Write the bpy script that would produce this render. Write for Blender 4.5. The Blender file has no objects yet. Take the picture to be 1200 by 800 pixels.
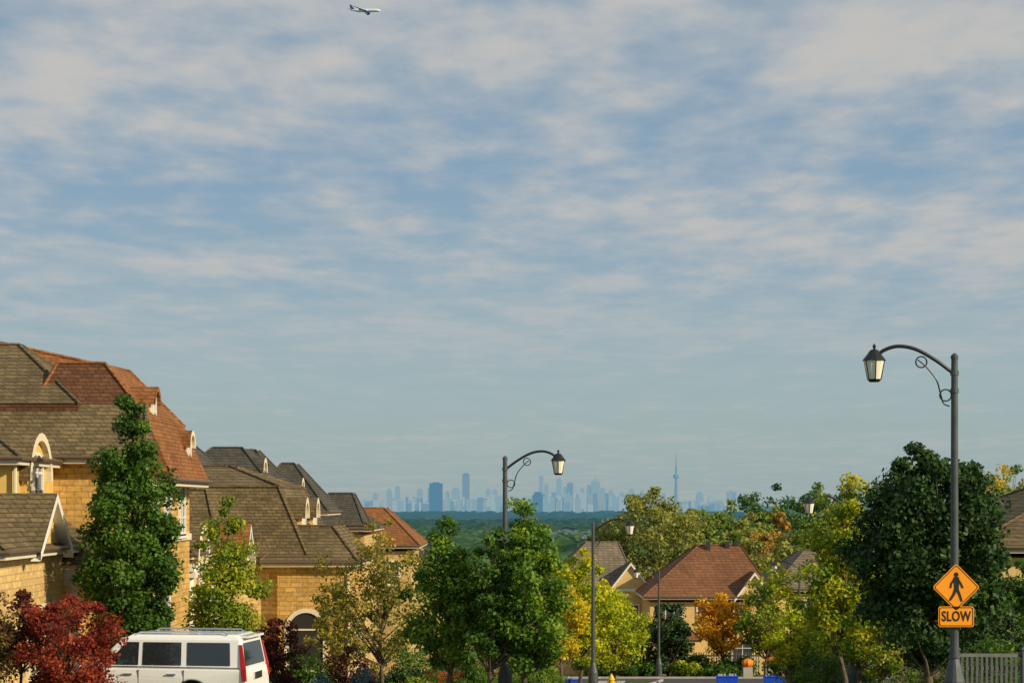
import bpy, math, random
import numpy as np
from mathutils import Vector, Matrix
random.seed(7)
scene=bpy.context.scene
COL=scene.collection
pi=math.pi

# ------------------------------------------------------------------ terrain
PY=[-400,-40,0,36,54,78,110,140,200,400,1000,2500,3500,5000,6000,10000,20000,60000]
PZ=[-3,-1.1,-1.6,-4.1,-5.5,-7.5,-9.9,-12,-17,-30,-42,-50,-56,-75,-90,-95,-95,-95]
def g(y): return float(np.interp(y,PY,PZ))

# ------------------------------------------------------------------ materials
def nt(name):
    m=bpy.data.materials.new(name); m.use_nodes=True
    t=m.node_tree; b=t.nodes['Principled BSDF']
    return m,t,b
def mat(name,col,rough=.7,nscale=0,namt=.3,bump=0,metal=0,spec=.4,coat=0):
    m,t,b=nt(name)
    b.inputs['Base Color'].default_value=(*col,1)
    b.inputs['Roughness'].default_value=rough
    b.inputs['Metallic'].default_value=metal
    b.inputs['Specular IOR Level'].default_value=spec
    b.inputs['Coat Weight'].default_value=coat
    if nscale:
        ge=t.nodes.new('ShaderNodeNewGeometry')
        n=t.nodes.new('ShaderNodeTexNoise'); n.inputs['Scale'].default_value=nscale; n.inputs['Detail'].default_value=6
        t.links.new(ge.outputs['Position'],n.inputs['Vector'])
        r=t.nodes.new('ShaderNodeMapRange'); r.inputs[1].default_value=.3; r.inputs[2].default_value=.7
        r.inputs[3].default_value=1-namt; r.inputs[4].default_value=1+namt
        t.links.new(n.outputs['Fac'],r.inputs[0])
        v=t.nodes.new('ShaderNodeVectorMath'); v.operation='SCALE'; v.inputs[0].default_value=col
        t.links.new(r.outputs[0],v.inputs['Scale']); t.links.new(v.outputs[0],b.inputs['Base Color'])
        if bump:
            bp=t.nodes.new('ShaderNodeBump'); bp.inputs['Strength'].default_value=bump
            t.links.new(n.outputs['Fac'],bp.inputs['Height']); t.links.new(bp.outputs[0],b.inputs['Normal'])
    return m
def brickmat(name,c1,c2,mortar,bw,rh,ms,big=.35,bump=.4,rough=.9,patch=.22):
    m,t,b=nt(name); N=t.nodes.new; L=t.links.new
    b.inputs['Roughness'].default_value=rough; b.inputs['Specular IOR Level'].default_value=.2
    ge=N('ShaderNodeNewGeometry'); s=N('ShaderNodeSeparateXYZ'); L(ge.outputs['Position'],s.inputs[0])
    a=N('ShaderNodeMath'); a.operation='ADD'; L(s.outputs[0],a.inputs[0]); L(s.outputs[1],a.inputs[1])
    c=N('ShaderNodeCombineXYZ'); L(a.outputs[0],c.inputs[0]); L(s.outputs[2],c.inputs[1])
    br=N('ShaderNodeTexBrick'); L(c.outputs[0],br.inputs['Vector'])
    br.inputs['Color1'].default_value=(*c1,1); br.inputs['Color2'].default_value=(*c2,1); br.inputs['Mortar'].default_value=(*mortar,1)
    br.inputs['Scale'].default_value=1; br.inputs['Brick Width'].default_value=bw; br.inputs['Row Height'].default_value=rh
    br.inputs['Mortar Size'].default_value=ms; br.inputs['Bias'].default_value=0
    n=N('ShaderNodeTexNoise'); n.inputs['Scale'].default_value=big; n.inputs['Detail'].default_value=8; n.inputs['Roughness'].default_value=.7
    L(ge.outputs['Position'],n.inputs['Vector'])
    r=N('ShaderNodeMapRange'); r.inputs[1].default_value=.3; r.inputs[2].default_value=.7; r.inputs[3].default_value=1-patch; r.inputs[4].default_value=1+patch
    L(n.outputs['Fac'],r.inputs[0])
    v=N('ShaderNodeVectorMath'); v.operation='SCALE'; L(br.outputs['Color'],v.inputs[0]); L(r.outputs[0],v.inputs['Scale'])
    n2=N('ShaderNodeTexNoise'); n2.inputs['Scale'].default_value=9; n2.inputs['Detail'].default_value=5
    L(ge.outputs['Position'],n2.inputs['Vector'])
    r2=N('ShaderNodeMapRange'); r2.inputs[1].default_value=.3; r2.inputs[2].default_value=.7; r2.inputs[3].default_value=.75; r2.inputs[4].default_value=1.25
    L(n2.outputs['Fac'],r2.inputs[0])
    v2=N('ShaderNodeVectorMath'); v2.operation='SCALE'; L(v.outputs[0],v2.inputs[0]); L(r2.outputs[0],v2.inputs['Scale'])
    L(v2.outputs[0],b.inputs['Base Color'])
    bp=N('ShaderNodeBump'); bp.inputs['Strength'].default_value=bump; bp.inputs['Distance'].default_value=.03; bp.invert=True
    L(br.outputs['Fac'],bp.inputs['Height']); L(bp.outputs[0],b.inputs['Normal'])
    return m
def leafmat(name,cols,trans=.38,k=1.5):
    cols=[tuple(min(.8,c*k) for c in q) for q in cols]
    m,t,b=nt(name); N=t.nodes.new; L=t.links.new
    at=N('ShaderNodeAttribute'); at.attribute_name='lc'
    cr=N('ShaderNodeValToRGB'); e=cr.color_ramp.elements
    e[0].position=0; e[0].color=(*cols[0],1); e[1].position=1; e[1].color=(*cols[-1],1)
    for i,cc in enumerate(cols[1:-1]):
        x=e.new((i+1)/(len(cols)-1)); x.color=(*cc,1)
    L(at.outputs['Fac'],cr.inputs[0]); L(cr.outputs[0],b.inputs['Base Color'])
    b.inputs['Roughness'].default_value=.55; b.inputs['Specular IOR Level'].default_value=.25
    tr=N('ShaderNodeBsdfTranslucent'); L(cr.outputs[0],tr.inputs[0])
    mx=N('ShaderNodeMixShader'); mx.inputs[0].default_value=trans
    L(b.outputs[0],mx.inputs[1]); L(tr.outputs[0],mx.inputs[2])
    L(mx.outputs[0],t.nodes['Material Output'].inputs[0])
    return m
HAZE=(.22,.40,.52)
def hazemat(name,col,f,haze=HAZE,nscale=0,byY=None):  # distance haze painted into the surface: diffuse mixed with bluish emission
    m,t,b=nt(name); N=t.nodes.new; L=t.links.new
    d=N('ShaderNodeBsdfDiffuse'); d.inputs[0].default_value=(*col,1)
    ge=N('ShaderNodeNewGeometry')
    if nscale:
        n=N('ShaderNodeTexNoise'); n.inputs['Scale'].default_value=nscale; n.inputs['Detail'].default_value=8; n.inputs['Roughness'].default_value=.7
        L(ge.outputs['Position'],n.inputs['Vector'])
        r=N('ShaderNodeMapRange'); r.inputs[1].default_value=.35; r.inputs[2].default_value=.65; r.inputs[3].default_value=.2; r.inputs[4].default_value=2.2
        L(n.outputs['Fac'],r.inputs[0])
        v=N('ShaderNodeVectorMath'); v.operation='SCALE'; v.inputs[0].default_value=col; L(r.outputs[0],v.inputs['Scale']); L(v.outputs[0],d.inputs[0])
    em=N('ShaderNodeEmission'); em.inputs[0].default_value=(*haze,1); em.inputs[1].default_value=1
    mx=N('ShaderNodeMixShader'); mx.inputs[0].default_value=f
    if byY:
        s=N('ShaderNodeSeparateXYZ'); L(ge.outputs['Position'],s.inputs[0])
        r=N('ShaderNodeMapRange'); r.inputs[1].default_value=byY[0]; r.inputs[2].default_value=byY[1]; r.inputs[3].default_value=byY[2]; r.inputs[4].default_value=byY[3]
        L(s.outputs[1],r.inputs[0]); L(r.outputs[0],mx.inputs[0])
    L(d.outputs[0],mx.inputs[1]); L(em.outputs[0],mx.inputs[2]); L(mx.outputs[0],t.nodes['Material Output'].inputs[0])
    return m

M_stone=brickmat('stone_wall',(.64,.40,.115),(.45,.28,.08),(.30,.20,.09),.42,.17,.012,big=.8)
M_stone2=brickmat('stone_wall_pale',(.66,.47,.19),(.52,.36,.14),(.38,.27,.14),.42,.17,.012,big=.8)
M_stucco=mat('stucco_cream',(.64,.46,.19),.9,3,.10,.1)
M_stucco2=mat('stucco_yellow',(.66,.45,.13),.9,3,.10,.1)
M_trim=mat('trim_cream',(.70,.62,.46),.6,4,.05)
M_white=mat('trim_white',(.78,.76,.70),.5,5,.04)
M_glass=mat('window_glass',(.05,.06,.07),.06,0,spec=1.0)
M_dark=mat('dark_opening',(.02,.018,.015),.8)
M_shG=brickmat('shingles_greybrown',(.195,.142,.068),(.120,.088,.045),(.065,.050,.028),.34,.115,.014,big=.6,patch=.3)
M_shO=brickmat('shingles_rust_sunlit',(.29,.125,.042),(.21,.085,.030),(.13,.055,.022),.34,.115,.012,big=.6,patch=.25)  # rust shingles, sunlit look of the front slopes put into the colour
M_shO2=brickmat('shingles_rust_shaded',(.15,.068,.032),(.105,.048,.024),(.06,.03,.016),.34,.115,.014,big=.6,patch=.2)  # darker copy of the rust shingles, shade put into the colour
M_shD=brickmat('shingles_darkgrey',(.100,.092,.072),(.066,.062,.050),(.032,.030,.026),.34,.13,.014,big=.5,patch=.25)
M_shR=brickmat('shingles_redbrown',(.24,.110,.052),(.17,.078,.038),(.10,.05,.026),.4,.18,.018,big=.4,patch=.2)
M_shT=brickmat('shingles_taupe',(.23,.18,.125),(.16,.13,.09),(.08,.07,.055),.4,.18,.018,big=.4,patch=.2)
M_gutter=mat('gutter_brown',(.12,.08,.05),.5)
M_gdoor=mat('garage_door_cream',(.5,.4,.24),.6,2,.05)
M_asph=mat('asphalt',(.055,.055,.056),.9,6,.2,.2)
M_conc=mat('concrete',(.38,.36,.33),.9,3,.12,.1)
M_drive=mat('driveway_paving',(.22,.19,.16),.9,5,.15,.1)
M_paint=mat('road_paint_white',(.7,.7,.68),.7,4,.1)
M_pole=mat('pole_dark_metal',(.070,.082,.088),.45,6,.18,metal=.2)
M_black=mat('iron_black',(.016,.018,.021),.4)
M_lglass=mat('lantern_glass',(.85,.80,.66),.25)
M_signY=mat('sign_orange_sheeting',(.92,.33,.012),.45,3,.04)
M_signK=mat('sign_black',(.012,.012,.012),.6)
M_alum=mat('aluminium',(.45,.45,.45),.4,metal=.7)
M_carW=mat('car_paint_white',(.86,.86,.84),.22,spec=.5,coat=.7)
M_carG=mat('car_paint_grey',(.30,.31,.33),.3,coat=.6)
M_carR=mat('car_paint_red',(.45,.02,.02),.3,coat=.6)
M_carglass=mat('car_glass',(.018,.026,.03),.06,spec=.9)
M_tyre=mat('tyre_rubber',(.02,.02,.02),.85)
M_rim=mat('alloy_rim',(.55,.55,.56),.3,metal=.8)
M_tail=mat('tail_lamp_red',(.36,.012,.01),.2)
M_plast=mat('black_plastic',(.03,.03,.03),.6)
M_chrome=mat('chrome',(.7,.7,.7),.15,metal=1)
M_bark=mat('bark',(.11,.085,.055),.95,9,.3,.4)
M_fence=mat('fence_grey_paint',(.095,.105,.105),.7,5,.2)
M_binB=mat('recycling_bin_blue',(.01,.08,.60),.5)
M_hyd=mat('hydrant_yellow',(.75,.50,.02),.45)
M_pump=mat('pumpkin_orange',(.85,.22,.01),.5,4,.1)

# ------------------------------------------------------------------ mesh helpers
def empty(name,loc):
    e=bpy.data.objects.new(name,None); e.location=loc; e.empty_display_size=.5; COL.objects.link(e); return e
def mk(name,V,F,mats,parent=None,mi=None,smooth=False,bevel=0,bseg=2):
    me=bpy.data.meshes.new(name)
    if parent is not None:
        o=parent['_o']; V=[(v[0]-o[0],v[1]-o[1],v[2]-o[2]) for v in V]
    me.from_pydata([tuple(v) for v in V],[],F)
    if not isinstance(mats,(list,tuple)): mats=[mats]
    for m in mats: me.materials.append(m)
    if mi: me.polygons.foreach_set('material_index',mi)
    if smooth: me.polygons.foreach_set('use_smooth',[True]*len(me.polygons))
    me.update()
    ob=bpy.data.objects.new(name,me); COL.objects.link(ob)
    if parent is not None: ob.parent=parent['e']
    if bevel:
        b=ob.modifiers.new('bevel','BEVEL'); b.width=bevel; b.segments=bseg; b.limit_method='ANGLE'; b.angle_limit=math.radians(35)
    return ob
def P(name,loc,keep0=False):
    return {'e':empty(name,loc),'_o':(0,0,0) if keep0 else loc}
class Acc:
    def __init__(s): s.V=[];s.F=[];s.I=[]
    def add(s,V,F,i=0):
        o=len(s.V); s.V+=[tuple(v) for v in V]; s.F+=[tuple(a+o for a in f) for f in F]; s.I+=[i]*len(F)
    def box(s,x0,x1,y0,y1,z0,z1,i=0):
        V=[(x0,y0,z0),(x1,y0,z0),(x1,y1,z0),(x0,y1,z0),(x0,y0,z1),(x1,y0,z1),(x1,y1,z1),(x0,y1,z1)]
        s.add(V,[(0,3,2,1),(4,5,6,7),(0,1,5,4),(1,2,6,5),(2,3,7,6),(3,0,4,7)],i)
    def frus(s,b,z0,t,z1,i=0,sI=None):
        V=[(b[0],b[2],z0),(b[1],b[2],z0),(b[1],b[3],z0),(b[0],b[3],z0),(t[0],t[2],z1),(t[1],t[2],z1),(t[1],t[3],z1),(t[0],t[3],z1)]
        s.add(V,[(0,3,2,1),(4,5,6,7),(0,1,5,4),(1,2,6,5),(2,3,7,6),(3,0,4,7)],i)
        if sI is not None: s.I[-4]=sI
    def tube(s,pts,rad,n=8,i=0,cap=True):
        pts=[Vector(p) for p in pts]; rings=[]
        for k,p in enumerate(pts):
            d=(pts[min(k+1,len(pts)-1)]-pts[max(k-1,0)]).normalized()
            a=Vector((0,0,1)) if abs(d.z)<.9 else Vector((0,1,0))
            u=d.cross(a).normalized(); w=d.cross(u)
            r=rad[k] if isinstance(rad,(list,tuple)) else rad
            rings.append([p+(u*math.cos(2*pi*j/n)+w*math.sin(2*pi*j/n))*r for j in range(n)])
        V=[v for r in rings for v in r]; F=[]
        for k in range(len(pts)-1):
            for j in range(n): F.append((k*n+j,k*n+(j+1)%n,(k+1)*n+(j+1)%n,(k+1)*n+j))
        if cap: F.append(tuple(range(n-1,-1,-1))); F.append(tuple((len(pts)-1)*n+j for j in range(n)))
        s.add(V,F,i)
    def obj(s,name,mats,parent=None,**k): return mk(name,s.V,s.F,mats,parent,s.I,**k)
def curvepts(ctrl,n=6):
    out=[]; c=[Vector(p) for p in ctrl]; c=[c[0]*2-c[1]]+c+[c[-1]*2-c[-2]]
    for i in range(1,len(c)-2):
        for k in range(n):
            t=k/n; a,b,d,e=c[i-1],c[i],c[i+1],c[i+2]
            out.append(.5*((2*b)+(-a+d)*t+(2*a-5*b+4*d-e)*t*t+(-a+3*b-3*d+e)*t**3))
    out.append(c[-2]); return out

# ------------------------------------------------------------------ ground, roads
def noise_ground():
    m,t,b=nt('grass_and_hazy_land'); N=t.nodes.new; L=t.links.new
    ge=N('ShaderNodeNewGeometry'); n=N('ShaderNodeTexNoise'); n.inputs['Scale'].default_value=1.5; n.inputs['Detail'].default_value=10
    L(ge.outputs['Position'],n.inputs['Vector'])
    cr=N('ShaderNodeValToRGB'); e=cr.color_ramp.elements; e[0].position=.35; e[0].color=(.045,.08,.018,1); e[1].position=.7; e[1].color=(.14,.18,.045,1)
    L(n.outputs['Fac'],cr.inputs[0])
    d=N('ShaderNodeBsdfDiffuse'); L(cr.outputs[0],d.inputs[0])
    em=N('ShaderNodeEmission'); em.inputs[0].default_value=(.10,.22,.26,1)  # bluish emission paints distance haze onto the far ground
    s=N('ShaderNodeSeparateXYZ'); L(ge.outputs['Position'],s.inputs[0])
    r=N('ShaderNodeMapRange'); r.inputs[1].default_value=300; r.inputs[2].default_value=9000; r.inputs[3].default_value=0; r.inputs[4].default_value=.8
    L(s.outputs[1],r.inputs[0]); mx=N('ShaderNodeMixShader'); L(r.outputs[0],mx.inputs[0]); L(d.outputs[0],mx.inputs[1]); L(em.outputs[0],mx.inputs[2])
    L(mx.outputs[0],t.nodes['Material Output'].inputs[0]); return m
xs=[-40000,-8000,-1500,-300,-100,0,100,300,1500,8000,40000]
ys=sorted(set(PY+[80000]))
V=[(x,y,g(y)) for y in ys for x in xs]; n=len(xs)
F=[(j*n+i,j*n+i+1,(j+1)*n+i+1,(j+1)*n+i) for j in range(len(ys)-1) for i in range(n-1)]
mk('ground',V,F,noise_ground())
def xc(y): return -1.5+.12*y
def strip(name,o0,o1,y0,y1,h,m,thick=0,cf=xc):
    yy=sorted(set([y0,y1]+[p for p in PY if y0<p<y1])); V=[];F=[]
    for y in yy:
        V+=[(cf(y)+o0,y,g(y)+h),(cf(y)+o1,y,g(y)+h)]
        if thick: V+=[(cf(y)+o0,y,g(y)-.05),(cf(y)+o1,y,g(y)-.05)]
    k=4 if thick else 2
    for i in range(len(yy)-1):
        a=i*k;b=a+k; F.append((a,a+1,b+1,b))
        if thick: F+=[(a,b,b+2,a+2),(a+1,a+3,b+3,b+1)]
    return mk(name,V,F,m)
strip('road',-3.6,3.6,-100,116,.008,M_asph)
strip('kerb',-3.75,-3.6,-100,116,.13,M_conc,1)
strip('kerb',3.6,3.75,-100,116,.13,M_conc,1)
strip('sidewalk',-7.2,-5.7,-100,114,.06,M_conc,1)
strip('sidewalk',5.7,7.2,-100,114,.06,M_conc,1)
mk('cross_street',[(-60,116,g(116)+.012),(90,116,g(116)+.012),(90,124,g(124)+.012),(-60,124,g(124)+.012)],[(0,1,2,3)],M_asph)
mk('kerb',*(lambda a:(a.V,a.F))( (lambda a:(a.box(-60,90,124,124.15,g(124)-.1,g(124)+.12),a)[1])(Acc()) ),M_conc)
a=Acc()
for i in range(-10,14):
    y0=i*8; y1=y0+3
    if y1<112: a.add([(xc(y0)-.06,y0,g(y0)+.014),(xc(y0)+.06,y0,g(y0)+.014),(xc(y1)+.06,y1,g(y1)+.016),(xc(y1)-.06,y1,g(y1)+.016)],[(0,1,2,3)])
a.obj('road_marking',M_paint)
def drive(x0,x1,y0,y1):
    mk('driveway',[(x0,y0,g(y0)+.02),(x1,y0,g(y0)+.02),(x1,y1,g(y1)+.02),(x0,y1,g(y1)+.02)],[(0,1,2,3)],M_drive)
drive(-12.1,-1.6,46,52)
drive(-6,1.2,78.5,83)

# ------------------------------------------------------------------ windows / arches
def fr(face,plane,a,z0):
    if face=='E': return lambda u,v,w:(plane+w,a+u,z0+v)
    if face=='W': return lambda u,v,w:(plane-w,a-u,z0+v)
    return lambda u,v,w:(a+u,plane-w,z0+v)
def outline(w,h,arch,d=0):
    hw=w/2-d
    if not arch: return [(-hw,d),(hw,d),(hw,h-d),(-hw,h-d)]
    hs=h-w/2; p=[(-hw,d),(hw,d)]
    for k in range(0,13):
        t=pi*k/12; p.append((hw*math.cos(t),hs+hw*math.sin(t)))
    return p
def window(p,face,plane,a,z0,w,h,arch=False,trim=None,nx=2,ny=3,tw=.1,glass=None,name='window'):
    f=fr(face,plane,a,z0); A=Acc()
    o=outline(w+2*tw,h+tw,arch); o=[(u,v if v>0 else -tw) for u,v in o]; i=outline(w,h,arch)
    n=len(o)
    V=[f(u,v,.07) for u,v in o]+[f(u,v,.07) for u,v in i]+[f(u,v,0) for u,v in o]+[f(u,v,.0) for u,v in i]
    F=[]
    for k in range(n):
        j=(k+1)%n; F+=[(k,j,n+j,n+k),(2*n+k,2*n+j,j,k),(n+k,n+j,3*n+j,3*n+k)]
    A.add(V,F,0)
    A.add([f(u,v,.012) for u,v in i],[tuple(range(n))],1)
    def bar(u0,u1,v0,v1):
        A.add([f(u0,v0,.045),f(u1,v0,.045),f(u1,v1,.045),f(u0,v1,.045),f(u0,v0,.013),f(u1,v0,.013),f(u1,v1,.013),f(u0,v1,.013)],[(0,1,2,3),(0,4,5,1),(1,5,6,2),(2,6,7,3),(3,7,4,0)],0)
    hh=h-(w/2 if arch else 0)
    for k in range(1,nx): u=-w/2+w*k/nx; bar(u-.022,u+.022,0,h-(.02 if not arch else w*.08))
    for k in range(1,ny): v=hh*k/ny; bar(-w/2,w/2,v-.02,v+.02)
    if arch: bar(-w/2,w/2,hh-.03,hh+.03)
    A.add([f(-w/2-tw*1.4,-tw-.08,.12),f(w/2+tw*1.4,-tw-.08,.12),f(w/2+tw*1.4,-tw,.12),f(-w/2-tw*1.4,-tw,.12),f(-w/2-tw*1.4,-tw-.08,0),f(w/2+tw*1.4,-tw-.08,0),f(w/2+tw*1.4,-tw,0),f(-w/2-tw*1.4,-tw,0)],[(0,1,2,3),(3,2,6,7),(0,4,5,1),(1,5,6,2),(0,3,7,4)],0)
    A.obj(name,[trim or M_white,glass or M_glass],p)
def archprism(p,name,face,plane,a,z0,w,h,depth,mwall,mtrim,mroof,win=True,tw=.15):
    f=fr(face,plane,a,z0); A=Acc(); o=outline(w,h,True); n=len(o)
    A.add([f(u,v,0) for u,v in o],[tuple(range(n))],0)
    V=[f(u,v,0) for u,v in o]+[f(u,v,-depth) for u,v in o]
    A.add(V,[(1,n+1,n+2,2),(n-1,n+n-1,n+0,0)],0)
    o2=outline(w+2*tw,h+tw,True)[2:]; m=len(o2)
    V=[f(u,v,.15) for u,v in o2]+[f(u,v,-depth) for u,v in o2]
    A.add(V,[(k,m+k,m+k+1,k+1) for k in range(m-1)],2)
    oi=outline(w-.12,h-.06,True)[2:]
    V=[f(u,v,.16) for u,v in o2]+[f(u,v,.16) for u,v in oi]+[f(u,v,.0) for u,v in oi]
    A.add(V,[(k,k+1,m+k+1,m+k) for k in range(m-1)]+[(m+k,m+k+1,2*m+k+1,2*m+k) for k in range(m-1)],1)
    A.obj(name,[mwall,mtrim,mroof],p)
    if win: window(p,face,plane,a,z0+h*.16,w*.52,h*.68,True,nx=2,ny=2,tw=.05,name=name+'_window')
def gable(p,name,face,plane,a,z0,w,h,depth,mwall,mtrim,mroof):
    f=fr(face,plane,a,z0); A=Acc(); hw=w/2
    A.add([f(-hw,0,0),f(hw,0,0),f(0,h,0)],[(0,1,2)],0)
    o=.25; s=h/hw
    e=[(-hw-o,-o*s+.12),(0,h+.12),(hw+o,-o*s+.12)]
    A.add([f(*q,.25) for q in e]+[f(*q,-depth) for q in e],[(0,1,4,3),(1,2,5,4)],2)
    e2=[(q[0],q[1]-.22) for q in e]
    A.add([f(*q,.255) for q in e]+[f(*q,.255) for q in e2]+[f(*q,.0) for q in e2],[(0,3,4,1),(1,4,5,2),(3,6,7,4),(4,7,8,5)],1)
    A.add([f(-hw,-.15,.06),f(hw,-.15,.06),f(hw,.03,.06),f(-hw,.03,.06)],[(0,1,2,3)],1)
    A.obj(name,[mwall,mtrim,mroof],p)
def roof(p,name,b,z0,t,z1,m,fascia=M_trim,cap=True,south=None,gut=True):
    A=Acc(); A.frus(b,z0,t,z1,0,3 if south else None)
    A.box(b[0]+.03,b[1]-.03,b[2]+.03,b[3]-.03,z0-.2,z0-.003,1)
    if gut: A.tube([(b[0],b[2]-.05,z0-.03),(b[1]+.05,b[2]-.05,z0-.03),(b[1]+.05,b[3],z0-.03)],.06,6,2)
    if cap:
        B=[(b[0],b[2]),(b[1],b[2]),(b[1],b[3]),(b[0],b[3])]; T=[(t[0],t[2]),(t[1],t[2]),(t[1],t[3]),(t[0],t[3])]
        for k in range(4): A.tube([(*B[k],z0+.02),(*T[k],z1+.02)],.055,5,0)
        A.tube([(t[0],t[2],z1+.02),(t[1],t[2],z1+.02)],.055,5,0)
    A.obj(name,[m,fascia,M_gutter,south or m],p)
def walls(p,name,x0,x1,y0,y1,z0,z1,m):
    A=Acc(); A.box(x0,x1,y0,y1,z0,z1); return A.obj(name,m,p)
def column(p,x,y,z0,z1,r=.14,name='column',m=None):
    A=Acc(); A.box(x-r*1.5,x+r*1.5,y-r*1.5,y+r*1.5,z0,z0+.25); A.box(x-r*1.5,x+r*1.5,y-r*1.5,y+r*1.5,z1-.2,z1-.003)
    A.tube([(x,y,z0+.25),(x,y,(z0+z1)/2),(x,y,z1-.2)],[r,r*.95,r*.85],14); A.obj(name,m or M_trim,p)
def pipe(p,x,y,z0,z1):
    A=Acc(); A.tube([(x,y,z1),(x,y,z0)],.045,6); A.obj('downspout',M_trim,p)
def vent(p,x,y,z):
    A=Acc(); A.box(x-.18,x+.18,y-.18,y+.18,z-.5,z+.12); A.frus((x-.25,x+.25,y-.25,y+.25),z+.122,(x-.12,x+.12,y-.12,y+.12),z+.24); A.obj('roof_vent',M_plast,p)

# ------------------------------------------------------------------ HOUSE 1
h=P('stone_house',(-15,56,g(56)))
G=-7.0
walls(h,'main_wall',-26,-10.4,56,64.2,G,1.15,M_stone)
walls(h,'upper_roof_core',-25,-11.3,58.2,63.8,1.16,2.6,M_shO2)
walls(h,'bay_wall',-22,-12.9,51.4,55.99,G,1.05,M_stucco2)
walls(h,'garage_wall',-22,-12.0,46.2,55.98,G,-1.25,M_stone2)
roof(h,'garage_roof',(-22.4,-11.6,45.7,56.2),-1.1,(-20,-13.7,48.2,55.9),.33,M_shG)
gable(h,'garage_gable','E',-11.75,50.4,-1.1,3.1,1.25,2.4,M_stucco,M_white,M_shG)
window(h,'E',-12.0,50.6,g(50)+.35,2.6,2.2,trim=M_trim,nx=1,ny=5,glass=M_gdoor,name='garage_door')
window(h,'S',46.2,-13.0,-3.2,1.0,1.3)
roof(h,'bay_roof',(-22.4,-12.6,51.0,56.1),1.2,(-20,-14.0,53.0,55.9),2.0,M_shG)
archprism(h,'arched_dormer','E',-12.75,53.35,-.05,2.3,1.8,2.0,M_stucco2,M_trim,M_shG,False)
window(h,'E',-12.74,53.35,-.5,.95,1.8,True,nx=2,ny=3,tw=.08)
# near side slope: gable-ended so that the rust front mansard shows beyond it
A=Acc()
A.add([(-26.5,55.5,1.32),(-10.25,55.5,1.32),(-10.5,57.25,2.85),(-26.5,57.25,2.85),(-10.25,57.25,1.32),(-26.5,57.25,1.32)],[(0,1,2,3),(1,4,2),(0,5,4,1)],0)
A.box(-26.4,-10.3,55.53,57.2,1.12,1.315,1)
A.tube([(-26.5,55.45,1.29),(-10.2,55.45,1.29)],.06,6,2); A.tube([(-10.25,55.5,1.34),(-10.5,57.25,2.87)],.06,6,0)
A.obj('side_roof_slope',[M_shG,M_trim,M_gutter],h)
roof(h,'main_roof_upper',(-25.2,-12.4,57.0,64),2.87,(-23,-15.0,60.6,61.0),4.82,M_shG,M_shO2,gut=False)
roof(h,'front_mansard_roof',(-14.0,-10.5,57.26,63.9),2.45,(-13.4,-12.0,58.7,62.6),4.12,M_shO,M_shO,south=M_shO2,gut=False)  # near face uses the darker shingles as painted shade
roof(h,'front_mansard_flare',(-14.9,-9.75,57.26,64.2),.72,(-14.0,-10.51,57.27,63.9),2.445,M_shO,M_trim,False,south=M_shO)
A=Acc()
A.add([(-26,62.6,5.06),(-16.2,62.6,5.06),(-12.2,63.6,4.20),(-26,60.0,3.3),(-17,60.0,3.3),(-12.5,58.6,3.0),(-26,68,3.2),(-16.2,67,3.2),(-11.9,65.0,3.0)],
      [(3,4,1,0),(4,5,2,1),(0,1,7,6),(1,2,8,7),(2,5,8)],0)
A.tube([(-26,62.6,5.08),(-16.2,62.6,5.08),(-12.2,63.6,4.22)],.06,5,0)
A.obj('rear_ridge_roof',M_shO,h)
archprism(h,'upper_dormer','E',-10.75,59.6,2.35,.9,1.05,1.5,M_stucco,M_shO,M_shO,tw=.1)
archprism(h,'upper_dormer','E',-10.15,62.4,1.05,.9,1.15,1.6,M_stucco,M_trim,M_shO,tw=.1)
for yy in (57.6,60.0,62.6): window(h,'E',-10.4,yy,-.9,.9,1.4,False)
window(h,'E',-10.4,59.4,-4.6,1.6,1.7)
walls(h,'belt_course',-26.0,-10.33,55.93,64.2,-1.15,-.95,M_trim)
vent(h,-16.5,58.8,3.95)
walls(h,'porch_beam',-12,-10.5,53.3,55.9,-2.0,-1.6,M_white)
roof(h,'porch_roof',(-12.1,-10.2,53.0,56.0),-1.55,(-12.05,-11.2,54.2,55.9),-.95,M_shG)
for (x,y) in ((-10.75,53.5),(-11.8,53.5),(-10.75,55.6)): column(h,x,y,g(54),-2.0)
pipe(h,-10.3,55.9,G,1.1); pipe(h,-12.8,51.3,-.2,1.0)
walls(h,'side_porch_wall',-14,-10.9,64.21,69.5,G,-1.75,M_stucco)
roof(h,'side_porch_roof',(-14.2,-10.3,64.3,70),-1.6,(-14,-11.6,65.6,69),-.75,M_shG)
archprism(h,'porch_arch','E',-10.35,66.0,-2.2,2.3,1.35,1.6,M_stucco,M_white,M_shG,False)
for (x,y) in ((-10.5,64.9),(-10.5,67.1),(-10.5,69.3)): column(h,x,y,g(66),-2.2,.15,m=M_white)
walls(h,'porch_beam',-10.7,-10.32,64.6,69.6,-2.2,-1.95,M_white)

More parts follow.
